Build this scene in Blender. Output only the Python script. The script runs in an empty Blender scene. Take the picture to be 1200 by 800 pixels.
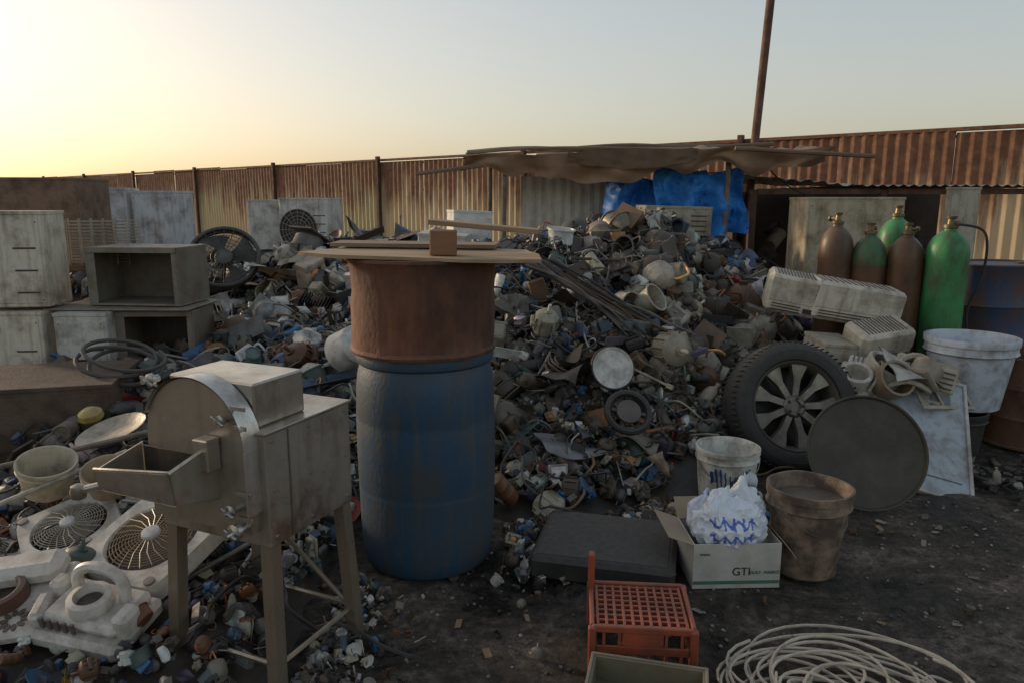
import bpy, math, random
import numpy as np
from mathutils import Vector, noise as mn
random.seed(7); rng=np.random.default_rng(7)
R=math.radians
sc=bpy.context.scene
# ------------------------------------------------------------------ mesh kit
def rotm(rx,ry,rz):
    cx,sx,cy,sy,cz,sz=math.cos(rx),math.sin(rx),math.cos(ry),math.sin(ry),math.cos(rz),math.sin(rz)
    X=np.array([[1,0,0],[0,cx,-sx],[0,sx,cx]]);Y=np.array([[cy,0,sy],[0,1,0],[-sy,0,cy]]);Z=np.array([[cz,-sz,0],[sz,cz,0],[0,0,1]])
    return Z@Y@X
class P:
    def __init__(s,V,F=None,L=None,T=None,K=None):
        s.V=np.asarray(V,float).reshape(-1,3)
        if F is not None:
            s.L=np.array([i for f in F for i in f],dtype=np.int64); s.T=np.array([len(f) for f in F],dtype=np.int64)
        else: s.L,s.T=L,T
        s.K=np.ones((len(s.V),3)) if K is None else K
    def t(s,loc=(0,0,0),rot=(0,0,0),sc=1,tint=None):
        V=(s.V*np.asarray(sc,float))@rotm(*rot).T+np.asarray(loc,float)
        K=s.K if tint is None else s.K*np.asarray(tint,float)
        return P(V,L=s.L,T=s.T,K=K)
def cat(*ps):
    n=0;V=[];L=[];T=[];K=[]
    for p in ps:
        V.append(p.V);L.append(p.L+n);T.append(p.T);K.append(p.K);n+=len(p.V)
    return P(np.concatenate(V),L=np.concatenate(L),T=np.concatenate(T),K=np.concatenate(K))
def box(sx,sy,sz,b=None):
    if b is None:b=.06*min(sx,sy,sz)
    h=np.array([sx,sy,sz])/2;b=min(b,.45*min(sx,sy,sz))
    V=[];ix={}
    for a in(-1,1):
        for c in(-1,1):
            for d in(-1,1):
                s=np.array([a,c,d])
                for k in range(3):
                    v=s*(h-b);v[k]=s[k]*h[k];ix[(a,c,d,k)]=len(V);V.append(v)
    F=[]
    def put(f):
        p=[V[i] for i in f];nn=np.cross(p[1]-p[0],p[2]-p[1]);c=sum(p)/len(p)
        F.append(f if np.dot(nn,c)>0 else f[::-1])
    for k in range(3):
        o=[j for j in range(3) if j!=k]
        for s in(-1,1):
            f=[]
            for (a,c) in((-1,-1),(1,-1),(1,1),(-1,1)):
                q=[0,0,0];q[k]=s;q[o[0]]=a;q[o[1]]=c;f.append(ix[(*q,k)])
            put(f)
    for k in range(3):
        o=[j for j in range(3) if j!=k]
        for a in(-1,1):
            for c in(-1,1):
                q=[0,0,0];q[o[0]]=a;q[o[1]]=c
                q1=list(q);q1[k]=-1;q2=list(q);q2[k]=1
                put([ix[(*q1,o[0])],ix[(*q2,o[0])],ix[(*q2,o[1])],ix[(*q1,o[1])]])
    for a in(-1,1):
        for c in(-1,1):
            for d in(-1,1): put([ix[(a,c,d,k)] for k in range(3)])
    return P(V,F)
def bx(x0,x1,y0,y1,z0,z1,b=None): return box(abs(x1-x0),abs(y1-y0),abs(z1-z0),b).t(((x0+x1)/2,(y0+y1)/2,(z0+z1)/2))
def lathe(prof,n=14):
    V=[];F=[];rings=[]
    for r,z in prof:
        if r<1e-6: rings.append([len(V)]);V.append((0,0,z))
        else:
            rings.append(list(range(len(V),len(V)+n)))
            V+=[(r*math.cos(2*math.pi*i/n),r*math.sin(2*math.pi*i/n),z) for i in range(n)]
    for a,b in zip(rings,rings[1:]):
        for i in range(n):
            j=(i+1)%n
            if len(a)==1 and len(b)==1: continue
            if len(a)==1:F.append((a[0],b[j],b[i]))
            elif len(b)==1:F.append((a[i],a[j],b[0]))
            else:F.append((a[i],a[j],b[j],b[i]))
    return P(V,F)
def tube(path,r,n=6,closed=False):
    p=np.asarray(path,float);m=len(p);V=[];F=[]
    up=np.array([.13,.31,.94]);N=None
    for i in range(m):
        if closed:t=p[(i+1)%m]-p[i-1]
        else:t=p[min(i+1,m-1)]-p[max(i-1,0)]
        t=t/(np.linalg.norm(t)+1e-9)
        if N is None:
            N=np.cross(t,up);N/=np.linalg.norm(N)+1e-9
        else:
            N=N-t*np.dot(N,t);N/=np.linalg.norm(N)+1e-9
        Bn=np.cross(t,N)
        for k in range(n):
            a=2*math.pi*k/n;V.append(p[i]+r*(math.cos(a)*N+math.sin(a)*Bn))
    for i in range(m if closed else m-1):
        j=(i+1)%m
        for k in range(n):
            l=(k+1)%n;F.append((i*n+k,i*n+l,j*n+l,j*n+k))
    if not closed:
        F.append(tuple(range(n))[::-1]);F.append(tuple((m-1)*n+k for k in range(n)))
    return P(V,F)
def circ(r,n=24,z=0,ax='z'):
    out=[]
    for i in range(n):
        a=2*math.pi*i/n;out.append((r*math.cos(a),r*math.sin(a),z))
    return out
def ring(R_,r,n=24,m=6): return tube(circ(R_,n),r,m,closed=True)
def grid(nx,ny,fn):
    V=[];F=[]
    for j in range(ny+1):
        for i in range(nx+1): V.append(fn(i/nx,j/ny))
    for j in range(ny):
        for i in range(nx):
            a=j*(nx+1)+i;F.append((a,a+1,a+nx+2,a+nx+1))
    return P(V,F)
def spl(pts,k=8):
    pts=[np.array(p,float) for p in pts];out=[];n=len(pts)
    for i in range(n-1):
        p0=pts[max(i-1,0)];p1=pts[i];p2=pts[i+1];p3=pts[min(i+2,n-1)]
        for s in range(k):
            t=s/k;out.append(.5*((2*p1)+(-p0+p2)*t+(2*p0-5*p1+4*p2-p3)*t*t+(-p0+3*p1-3*p2+p3)*t**3))
    out.append(pts[-1]);return out
class B:
    def __init__(s): s.V=[];s.L=[];s.T=[];s.C=[];s.M=[];s.n=0
    def add(s,p,col=(.5,.5,.5),metal=0.,mat=0):
        s.V.append(p.V);s.L.append(p.L+s.n);s.T.append(p.T);s.n+=len(p.V)
        c=np.ones((len(p.V),4));c[:,:3]=np.clip(p.K*np.asarray(col[:3]),0,1);c[:,3]=metal
        s.C.append(c);s.M.append(np.full(len(p.T),mat));return s
    def obj(s,name,mats,loc=(0,0,0),rot=(0,0,0),ang=35):
        V=np.concatenate(s.V);L=np.concatenate(s.L);T=np.concatenate(s.T);C=np.concatenate(s.C);M=np.concatenate(s.M)
        me=bpy.data.meshes.new(name);me.vertices.add(len(V));me.vertices.foreach_set('co',V.astype(np.float32).ravel())
        me.loops.add(len(L));me.loops.foreach_set('vertex_index',L.astype(np.int32))
        me.polygons.add(len(T));st=np.concatenate([[0],np.cumsum(T)[:-1]])
        me.polygons.foreach_set('loop_start',st.astype(np.int32))
        me.polygons.foreach_set('loop_total',T.astype(np.int32))
        me.polygons.foreach_set('material_index',M.astype(np.int32))
        me.polygons.foreach_set('use_smooth',np.ones(len(T),dtype=bool))
        me.update(calc_edges=True)
        a=me.color_attributes.new('Col','FLOAT_COLOR','POINT');a.data.foreach_set('color',C.astype(np.float32).ravel())
        try: me.set_sharp_from_angle(angle=R(ang))
        except Exception as e: print(e)
        for m in (mats if isinstance(mats,(list,tuple)) else [mats]): me.materials.append(m)
        o=bpy.data.objects.new(name,me);o.location=loc;o.rotation_euler=rot;sc.collection.objects.link(o);return o
# ------------------------------------------------------------------ materials
def uber(name,rough=.65,dirt=.6,dscale=7,dcol=(.045,.035,.027),bump=.25,bscale=35,stretch=(1,1,1),dust=.35,dustcol=(.17,.135,.1),lo=.42,hi=.66,spec=.4,streak=0,scol=(.06,.04,.028)):
    m=bpy.data.materials.new(name);m.use_nodes=True;nt=m.node_tree;N=nt.nodes;L=nt.links;bs=N['Principled BSDF']
    tc=N.new('ShaderNodeTexCoord');mp=N.new('ShaderNodeMapping');mp.inputs['Scale'].default_value=stretch;L.new(tc.outputs['Object'],mp.inputs[0])
    at=N.new('ShaderNodeAttribute');at.attribute_name='Col';src=at.outputs['Color']
    if streak:
        m4=N.new('ShaderNodeMapping');m4.inputs['Scale'].default_value=(1,1,.12);L.new(tc.outputs['Object'],m4.inputs[0])
        n4=N.new('ShaderNodeTexNoise');n4.inputs['Scale'].default_value=22;n4.inputs['Detail'].default_value=7;n4.inputs['Roughness'].default_value=.6;L.new(m4.outputs[0],n4.inputs[0])
        r4=N.new('ShaderNodeMapRange');r4.inputs[1].default_value=.5;r4.inputs[2].default_value=.72;r4.inputs[4].default_value=streak;L.new(n4.outputs[0],r4.inputs[0])
        x4=N.new('ShaderNodeMix');x4.data_type='RGBA';L.new(r4.outputs[0],x4.inputs[0]);L.new(src,x4.inputs[6]);x4.inputs[7].default_value=(*scol,1);src=x4.outputs[2]
    n1=N.new('ShaderNodeTexNoise');n1.inputs['Scale'].default_value=dscale;n1.inputs['Detail'].default_value=9;n1.inputs['Roughness'].default_value=.68;L.new(mp.outputs[0],n1.inputs[0])
    r1=N.new('ShaderNodeMapRange');r1.inputs[1].default_value=lo;r1.inputs[2].default_value=hi;r1.inputs[4].default_value=dirt;L.new(n1.outputs[0],r1.inputs[0])
    mx=N.new('ShaderNodeMix');mx.data_type='RGBA';L.new(r1.outputs[0],mx.inputs[0]);L.new(src,mx.inputs[6]);mx.inputs[7].default_value=(*dcol,1)
    n2=N.new('ShaderNodeTexNoise');n2.inputs['Scale'].default_value=bscale;n2.inputs['Detail'].default_value=6;L.new(mp.outputs[0],n2.inputs[0])
    ge=N.new('ShaderNodeNewGeometry');sp=N.new('ShaderNodeSeparateXYZ');L.new(ge.outputs['Normal'],sp.inputs[0])
    mr=N.new('ShaderNodeMapRange');mr.inputs[1].default_value=.1;mr.inputs[2].default_value=1;mr.inputs[4].default_value=dust*2;L.new(sp.outputs[2],mr.inputs[0])
    mu=N.new('ShaderNodeMath');mu.operation='MULTIPLY';L.new(mr.outputs[0],mu.inputs[0]);L.new(n2.outputs[0],mu.inputs[1])
    m2=N.new('ShaderNodeMix');m2.data_type='RGBA';L.new(mu.outputs[0],m2.inputs[0]);L.new(mx.outputs[2],m2.inputs[6]);m2.inputs[7].default_value=(*dustcol,1)
    L.new(m2.outputs[2],bs.inputs['Base Color'])
    mm=N.new('ShaderNodeMath');mm.operation='MULTIPLY_ADD';L.new(r1.outputs[0],mm.inputs[0]);mm.inputs[1].default_value=-1;mm.inputs[2].default_value=1
    m3=N.new('ShaderNodeMath');m3.operation='MULTIPLY';L.new(mm.outputs[0],m3.inputs[0]);L.new(at.outputs['Alpha'],m3.inputs[1]);L.new(m3.outputs[0],bs.inputs['Metallic'])
    rr=N.new('ShaderNodeMath');rr.operation='MULTIPLY_ADD';L.new(n1.outputs[0],rr.inputs[0]);rr.inputs[1].default_value=.35;rr.inputs[2].default_value=rough-.17;L.new(rr.outputs[0],bs.inputs['Roughness'])
    bs.inputs['Specular IOR Level'].default_value=spec
    bp=N.new('ShaderNodeBump');bp.inputs['Strength'].default_value=bump;bp.inputs['Distance'].default_value=.01;L.new(n2.outputs[0],bp.inputs['Height']);L.new(bp.outputs[0],bs.inputs['Normal'])
    return m
SCRAP=uber('grimy_scrap',.5,.72,10,dcol=(.042,.032,.024),lo=.42,hi=.7,dust=.2)
PAINT=uber('dirty_paint',.55,.75,5,dcol=(.11,.065,.036),dust=.25,lo=.46,hi=.7,streak=.55,scol=(.19,.11,.055))
PLAST=uber('plastic_used',.42,.68,10,dcol=(.12,.085,.055),bump=.08,dust=.25,lo=.44,hi=.68)
STEEL=uber('brushed_steel',.3,.8,4.5,dcol=(.12,.09,.06),bump=.06,bscale=60,dust=.22,dustcol=(.18,.15,.11),lo=.44,hi=.74,streak=.45,scol=(.18,.12,.07))
RUST=uber('rusty_iron',.85,.7,6,dcol=(.05,.025,.018),bump=.5,bscale=50,dust=.15)
WOOD=uber('weathered_wood',.8,.5,14,dcol=(.07,.05,.035),bump=.4,bscale=40,stretch=(.15,1.5,1.5),dust=.2)
RUBBER=uber('rubber',.75,.5,9,dcol=(.07,.06,.05),bump=.2,dust=.4,dustcol=(.13,.115,.1))
CLOTH=uber('tarpaulin',.75,.5,3,dcol=(.1,.07,.045),bump=.4,bscale=14,dust=.2)
BARREL=uber('barrel_plastic',.5,.8,6,dcol=(.06,.062,.055),bump=.2,bscale=70,stretch=(1,1,.6),dust=.3,lo=.42,hi=.66,streak=.7,scol=(.09,.08,.06))
CARD=uber('cardboard',.85,.4,6,dcol=(.2,.17,.13),bump=.1,dust=.1)
# ------------------------------------------------------------------ prototypes (unit ~1)
def openbox(sx,sy,sz,t=.03,flange=.06):
    ps=[bx(-sx/2,sx/2,-sy/2,sy/2,-sz/2,-sz/2+t),bx(-sx/2,-sx/2+t,-sy/2,sy/2,-sz/2+t,sz/2),bx(sx/2-t,sx/2,-sy/2,sy/2,-sz/2+t,sz/2),
        bx(-sx/2+t,sx/2-t,-sy/2,-sy/2+t,-sz/2+t,sz/2),bx(-sx/2+t,sx/2-t,sy/2-t,sy/2,-sz/2+t,sz/2)]
    return cat(*ps)
def p_motor():
    ps=[lathe([(0,0),(.2,.0),(.3,.04),(.4,.12),(.4,.7),(.3,.8),(.12,.84),(.12,.9),(0,.9)],16),lathe([(.0,.9),(.05,.9),(.05,1.15),(0,1.15)],8).t(tint=(2,2,2))]
    for i in range(12):
        a=2*math.pi*i/12;ps.append(box(.06,.02,.5,.005).t((.42*math.cos(a),.42*math.sin(a),.41),(0,0,a)))
    ps.append(box(.5,.2,.14).t((0,-.42,.4)))
    return cat(*ps)
def p_comp():
    b=lathe([(0,-.5),(.3,-.48),(.42,-.36),(.45,-.1),(.47,-.08),(.47,-.02),(.45,0),(.43,.3),(.33,.45),(.15,.52),(0,.53)],18).t(sc=(1,.85,1))
    f=box(1.0,.7,.05).t((0,0,-.5));t1=tube(spl([(.2,0,.4),(.25,.1,.7),(.5,.2,.75),(.55,.3,.4)]),.035).t(tint=(2.5,1.2,.6))
    return cat(b,f,t1,box(.2,.25,.2).t((.42,0,.1),tint=(.4,.4,.4)))
def p_pot(n=16):
    return lathe([(0,0),(.33,0),(.36,.03),(.44,.62),(.49,.62),(.49,.66),(.43,.66),(.34,.06),(0,.05)],n)
def p_pan():
    return lathe([(0,0),(.3,.01),(.45,.08),(.5,.12),(.5,.14),(.44,.11),(.3,.04),(0,.03)],20)
def p_can(): return lathe([(0,0),(.24,0),(.26,.03),(.26,.3),(.27,.32),(.26,.34),(.26,.62),(.27,.64),(.26,.66),(.26,.95),(.23,.97),(.23,.94),(0,.94)],14)
def p_bottle(): return lathe([(0,0),(.2,0),(.23,.05),(.23,.55),(.18,.7),(.07,.82),(.07,.92),(.09,.92),(.09,1),(0,1)],12)
def p_coil():
    pts=[]
    for i in range(150):
        a=i*.33;r=.4+.06*math.sin(i*.37)+random.uniform(-.01,.01);pts.append((r*math.cos(a),r*math.sin(a),.07*math.sin(i*.23)+i*.0008))
    return tube(pts,.022,5)
def p_pipe():
    p=[(0,0,0)]
    for i in range(4):
        l=p[-1];p.append((l[0]+random.uniform(.15,.4),l[1]+random.uniform(-.25,.25),l[2]+random.uniform(-.15,.15)))
    return tube(spl(p,5),.03,7).t((-.5,0,0))
def p_rod(): return cat(tube([(-.8,0,0),(.8,0,0)],.028,7),box(.12,.1,.1).t((-.8,0,0)))
def p_angle(): return cat(bx(-.8,.8,-.08,.08,0,.015,.004),bx(-.8,.8,-.08,-.065,.015,.16,.004),box(.1,.1,.04).t((.5,0,.03)))
def p_sheet():
    a,b=random.uniform(-.4,.4),random.uniform(2,5)
    s=grid(8,8,lambda u,v:(u-.5,(v-.5)*.7,.12*math.sin(b*u+2*v)+a*(u-.5)**2+.03*math.sin(9*v+u*4)))
    return cat(s,s.t((0,0,-.012)))
def p_fan():
    ps=[lathe([(0,-.06),(.14,-.06),(.16,0),(.14,.1),(0,.12)],14)]
    for k in range(4):
        a=k*math.pi/2
        g=grid(5,4,lambda u,v:((.12+.38*u)*math.cos((v-.5)*(.5+.6*u)),(.12+.38*u)*math.sin((v-.5)*(.5+.6*u)),(v-.5)*.16))
        ps.append(g.t(rot=(0,0,a)))
    return cat(*ps)
def p_ring(): return cat(ring(.42,.045,20,6),ring(.3,.02,16,5),box(.8,.05,.03),box(.05,.8,.03))
def p_trafo():
    ps=[box(.6,.5,.16).t((0,0,z)) for z in(-.3,.3)]+[box(.14,.5,.44).t((x,0,0)) for x in(-.23,.23)]
    ps.append(box(.3,.6,.4,.09).t(tint=(1.8,.9,.5)));return cat(*ps)
def p_housing():
    ps=[box(.9,.6,.12,.04),lathe([(.2,0),(.27,0),(.3,.3),(.27,.32),(.22,.3),(.2,0)],16).t((-.15,0,.05)),box(.3,.4,.25,.04).t((.28,0,.15))]
    for i in range(4): ps.append(box(.22,.025,.01,.003).t((.28,-.12+.08*i,.283),tint=(.15,.15,.15)))
    ps.append(tube(spl([(.3,-.25,.2),(.3,-.38,.35),(-.1,-.38,.4),(-.3,-.28,.1)],5),.035,6))
    return cat(*ps)
def p_crump():
    g=lathe([(0,-.4)]+[(.42*math.sin(math.pi*(i+1)/9),-.4*math.cos(math.pi*(i+1)/9)) for i in range(8)]+[(0,.4)],14)
    o=random.uniform(0,50);V=g.V.copy()
    for i,v in enumerate(V):
        V[i]=v*(1+.9*mn.noise(Vector(v*4)+Vector((o,0,0))))
    return P(V,L=g.L,T=g.T)
def p_block():
    return cat(box(.8,.55,.45,.05),box(.25,.25,.2,.02).t((.2,.1,.28)),lathe([(0,0),(.1,0),(.1,.16),(.05,.2),(0,.2)],10).t((-.2,0,.22)),box(.1,.58,.5,.01).t((-.3,0,0)),box(.5,.01,.25,.002).t((0,-.281,0),tint=(.4,.4,.4)))
def p_meter():
    return cat(box(.6,.45,.3,.06),lathe([(.2,0),(.22,.02),(.2,.05),(.17,.05),(.16,.02),(0,.02)],18).t((0,0,.15)),box(.2,.05,.02,.005).t((0,.0,.19),tint=(.2,.2,.2)),lathe([(0,0),(.05,0),(.05,.12),(0,.12)],8).t((.15,.22,0),(-math.pi/2,0,0)),lathe([(0,0),(.05,0),(.05,.12),(0,.12)],8).t((-.15,.22,0),(-math.pi/2,0,0)))
def p_grill():
    ps=[]
    for i in range(9): ps.append(tube([(-.5,-.35+.0875*i,0),(.5,-.35+.0875*i,0)],.009,4))
    for i in range(5): ps.append(tube([(-.5+.25*i,-.35,.012),(-.5+.25*i,.35,.012)],.012,4))
    return cat(*ps)
def p_finned():
    ps=[bx(-.4,.4,-.25,.25,-.03,.03,.01)]
    for i in range(11): ps.append(bx(-.38+.07*i,-.365+.07*i,-.25,.25,.03,.2,.003))
    return cat(*ps)
def p_board():
    ps=[bx(-.5,.5,-.3,.3,-.01,.01,.003)]
    for i in range(12):
        h=random.uniform(.03,.12);ps.append(box(random.uniform(.05,.2),random.uniform(.05,.15),h).t((random.uniform(-.4,.4),random.uniform(-.22,.22),.01+h/2),tint=[random.uniform(.4,2.5)]*3))
    return cat(*ps)
def p_iron():
    def f(u,v):
        a=v*math.pi;w=.25*(1-u**2.5)**.5 if u<1 else 0
        return (u*.9-.4,w*math.cos(a),.18*math.sin(a)*(1-.6*u))
    return cat(grid(8,8,f),tube(spl([(-.35,0,.15),(-.3,0,.38),(.1,0,.36),(.2,0,.12)],6),.045,7))
def p_frame():
    w,h=.5,.34
    return cat(bx(-w,w,-h,-h+.06,-.02,.02,.005),bx(-w,w,h-.06,h,-.02,.02,.005),bx(-w,-w+.06,-h+.06,h-.06,-.02,.02,.005),bx(w-.06,w,-h+.06,h-.06,-.02,.02,.005),bx(-.1,-.06,-h+.06,h-.06,-.015,.01,.003))
prot=[]
for fn,k,w in((p_motor,1,2.6),(p_comp,1,2.6),(lambda:openbox(.8,.6,.4),1,1.3),(p_pot,1,1.2),(p_pan,1,.8),(p_can,1,1.6),(p_bottle,1,1.1),(p_coil,2,.6),(p_pipe,3,2.0),(p_rod,1,1.1),(p_angle,1,1.3),
      (p_sheet,3,2.1),(p_fan,1,.8),(p_ring,1,.7),(p_trafo,1,2.0),(p_housing,1,2.4),(p_crump,4,1.9),(p_block,1,2.9),(p_meter,1,2.8),(p_grill,1,.5),(p_finned,1,1.0),(p_board,2,1.4),(p_iron,1,1.4),(p_frame,1,.6)):
    for _ in range(k): prot.append((fn(),w/k,fn.__name__))
pw=np.array([p[1] for p in prot]);pw/=pw.sum()
PAL=[((.028,.027,.028),0,19),((.08,.058,.04),0,15),((.13,.125,.12),.3,13),((.5,.49,.47),.9,9),((.21,.185,.145),.1,10),((.66,.63,.56),0,11),((.17,.08,.04),.2,8),((.055,.09,.15),0,6),((.03,.14,.3),0,3),((.34,.16,.07),.7,2.5),((.42,.37,.27),0,8),((.07,.12,.11),0,3),((.35,.04,.03),0,.7),((.5,.36,.05),0,.35),((.11,.09,.15),0,2)]
palw=np.array([p[2] for p in PAL],float);palw/=palw.sum()
PALW=palw.copy();PALW[5]*=2.2;PALW[10]*=1.8;PALW[8]*=1.3;PALW/=PALW.sum()
def ss(a,b,x):
    t=min(1,max(0,(x-a)/(b-a)));return t*t*(3-2*t)
def H(x,y):
    yf=3.35+.3*ss(.2,1.0,x)+.75*ss(1.0,1.6,x)+.6*ss(2.2,3.2,x)
    amp=1.1+.27*math.exp(-((x-1.15)/.75)**2)-.62*ss(1.8,2.8,x)
    hm=amp*ss(yf,yf+2.7,y)**.85
    hm*=1-.6*ss(7.2,9.5,y)
    hl=1.08*ss(3.0,8.0,y)
    hf=.28*ss(3.4,5,y)+.62*ss(6,7.8,y)
    l=hl+(hf-hl)*ss(-2.0,-2.5,x)
    l*=1-.35*ss(8.5,11,y)
    w=ss(-.75,-.1,x)
    h=l*(1-w)+hm*w
    h+=.17*ss(-.72,-1.05,x)*ss(1.7,2.5,y)*(1-ss(4,6,y))
    h*=1-ss(11,13.5,y)
    h+=.07*mn.noise(Vector((x*1.7,y*1.7,3)))*min(1,h*3)*1.6
    return max(0,h)
EXC=[(-.386,3.2,.36),(1.165,3.85,.26),(1.28,3.02,.3),(.93,3.0,.33),(.5,2.5,.4),(2.95,4.7,.3),(3.45,4.8,.34),(-1.38,2.62,.14),(-1.45,2.33,.1),(-1.78,2.4,.1)]
def ok(x,y,r):
    for a,b,c in EXC:
        if (x-a)**2+(y-b)**2<(c+r*.5)**2: return False
    lx=(x+.733)*.913-(y-2.15)*.407; ly=(x+.733)*.407+(y-2.15)*.913
    if -.5-r<lx<.05+r and -.25-r<ly<.5+r and r>.1: return False
    return True
def scatter(b,n,xr,yr,sz,weights=palw,lift=.25,hmin=.05,zoff=0,only=None,flat=False):
    k=0
    while k<n:
        x=random.uniform(*xr);y=random.uniform(*yr);h=H(x,y)
        if h<hmin: 
            k+=.2;continue
        s=sz[0]+(sz[1]-sz[0])*random.random()**2
        if not ok(x,y,s): k+=.3;continue
        p,_,nm=prot[rng.choice(len(prot),p=pw)]
        if only and nm not in only: continue
        if nm in('p_rod','p_angle','p_sheet','p_pipe'): s*=1.3
        ci=rng.choice(len(PAL),p=weights);c,m,_=PAL[ci]
        if nm in('p_coil',) and ci in(5,10) and random.random()<.7: c=(.05,.045,.04)
        if nm in('p_rod','p_angle') and ci in(12,8): c=(.06,.05,.04)
        v=random.uniform(.55,1.3);c=tuple(min(.7,q*v*random.uniform(.93,1.07)) for q in c)
        if flat: ro=(random.uniform(-.2,.8),random.uniform(-.4,.4),random.uniform(0,6.28))
        elif nm in('p_rod','p_angle','p_pipe','p_sheet'): ro=(random.uniform(0,6.28),random.uniform(-.5,.5),random.uniform(0,6.28))
        else: ro=(random.uniform(0,6.28),random.uniform(0,6.28),random.uniform(0,6.28))
        b.add(p.t((x,y,h+s*lift*random.uniform(-.4,1)+zoff),ro,s*np.array([random.uniform(.75,1.25),random.uniform(.75,1.25),random.uniform(.75,1.25)])),c,m)
        k+=1
def wires(b,n,xr,yr,rr=(.003,.008)):
    for _ in range(n):
        x=random.uniform(*xr);y=random.uniform(*yr)
        if H(x,y)<.05: continue
        a=random.uniform(0,6.28);pts=[]
        for i in range(random.randint(5,11)):
            pts.append((x,y,H(x,y)+random.uniform(.03,.13)))
            a+=random.uniform(-1.1,1.1);x+=.11*math.cos(a);y+=.11*math.sin(a)
            if not ok(x,y,.05): break
        if len(pts)<3: continue
        c=random.choice([(.02,.02,.02),(.02,.02,.02),(.02,.02,.02),(.03,.03,.035),(.35,.33,.28),(.2,.11,.05),(.1,.1,.1)])
        b.add(tube(spl(pts,5),random.uniform(*rr),5),c)
def base(b,xr,yr,nx,ny):
    b.add(grid(nx,ny,lambda u,v:(lambda x,y:(x,y,H(x,y)-.05+(.03*mn.noise(Vector((x*9,y*9,0))))))(xr[0]+(xr[1]-xr[0])*u,yr[0]+(yr[1]-yr[0])*v)),(.025,.021,.018))  # near-black sheet under the pieces, shade of the gaps put into its colour
b=B();base(b,(-.75,4.8),(2.6,11),90,130)
scatter(b,2300,(-.75,2.9),(3.2,7.2),(.07,.19))
scatter(b,1100,(-.75,2.4),(3.2,5.2),(.04,.11))
scatter(b,260,(-.4,1.5),(3.3,4.8),(.04,.09),PALW,lift=.5)
scatter(b,300,(-.75,2.6),(3.9,7.0),(.15,.27),lift=.35)
scatter(b,22,(-.2,1.6),(3.9,5.6),(.22,.34),lift=.3,only=('p_sheet','p_angle','p_frame','p_rod','p_grill'),flat=True)
scatter(b,600,(-.75,5.2),(6.6,10.5),(.12,.28))
scatter(b,250,(2.2,5.2),(4.9,8),(.1,.28),lift=.3)
wires(b,170,(-.6,2.6),(3.3,6.4))
b.obj('scrap_metal_heap',SCRAP)
b=B();base(b,(-9,-.75),(1.4,13),110,130)
scatter(b,1500,(-2.6,-.75),(3.4,8.5),(.09,.24))
scatter(b,700,(-2.6,-.7),(2.4,4.6),(.05,.16))
scatter(b,420,(-2.6,-.8),(1.9,3.6),(.05,.16),palw,lift=.25)
scatter(b,700,(-2.6,-.8),(1.9,3.4),(.03,.08),palw,lift=.8)
scatter(b,700,(-6,-.75),(7,12),(.13,.3))
scatter(b,500,(-5,-2.2),(3.4,8),(.1,.28))
scatter(b,90,(-2.6,-.75),(4.5,8.5),(.2,.34),PALW,lift=.3)
scatter(b,60,(-3,-.75),(4.5,8.5),(.3,.46),PALW,lift=.25,only=('p_sheet','p_angle','p_frame','p_grill','p_finned','<lambda>'),flat=True)
wires(b,120,(-2.6,-.8),(2.8,6),(.004,.009))
b.obj('scrap_metal_heap',SCRAP)
# ------------------------------------------------------------------ ground
gm=bpy.data.materials.new('oily_dirt_ground');gm.use_nodes=True;nt=gm.node_tree;N=nt.nodes;L=nt.links;bs=N['Principled BSDF']
tc=N.new('ShaderNodeTexCoord')
def nz(s,d=8,r=.6,dist=0):
    n=N.new('ShaderNodeTexNoise');n.inputs['Scale'].default_value=s;n.inputs['Detail'].default_value=d;n.inputs['Roughness'].default_value=r;n.inputs['Distortion'].default_value=dist;L.new(tc.outputs['Object'],n.inputs[0]);return n
def rmp(src,st):
    r=N.new('ShaderNodeValToRGB');L.new(src,r.inputs[0]);e=r.color_ramp.elements
    e[0].position,e[0].color=st[0][0],(*st[0][1],1);e[1].position,e[1].color=st[-1][0],(*st[-1][1],1)
    for p_,c_ in st[1:-1]: q=e.new(p_);q.color=(*c_,1)
    return r
a=nz(1.9,14,.78,.5);c1=rmp(a.outputs[0],[(.4,(.018,.014,.011)),(.46,(.06,.047,.036)),(.53,(.12,.097,.075)),(.6,(.24,.2,.16))])
b2=nz(24,12,.85);c2=rmp(b2.outputs[0],[(.4,(.25,.24,.23)),(.5,(.9,.88,.85)),(.62,(1.8,1.75,1.65))])
mx=N.new('ShaderNodeMix');mx.data_type='RGBA';mx.blend_type='MULTIPLY';mx.inputs[0].default_value=1;L.new(c1.outputs[0],mx.inputs[6]);L.new(c2.outputs[0],mx.inputs[7])
v=N.new('ShaderNodeTexVoronoi');v.inputs['Scale'].default_value=70;L.new(tc.outputs['Object'],v.inputs[0])
vc=rmp(v.outputs['Distance'],[(.08,(.3,.28,.25)),(.22,(0,0,0))])
ad=N.new('ShaderNodeMix');ad.data_type='RGBA';ad.blend_type='ADD';ad.inputs[0].default_value=.25;L.new(mx.outputs[2],ad.inputs[6]);L.new(vc.outputs[0],ad.inputs[7])
L.new(ad.outputs[2],bs.inputs['Base Color'])
rr=rmp(a.outputs[0],[(.41,(.2,)*3),(.48,(.85,)*3)]);L.new(rr.outputs[0],bs.inputs['Roughness'])
ms=N.new('ShaderNodeMath');ms.operation='MULTIPLY_ADD';L.new(a.outputs[0],ms.inputs[0]);ms.inputs[1].default_value=2;L.new(b2.outputs[0],ms.inputs[2])
bp=N.new('ShaderNodeBump');bp.inputs['Strength'].default_value=1;bp.inputs['Distance'].default_value=.035;L.new(ms.outputs[0],bp.inputs['Height']);L.new(bp.outputs[0],bs.inputs['Normal'])
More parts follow.
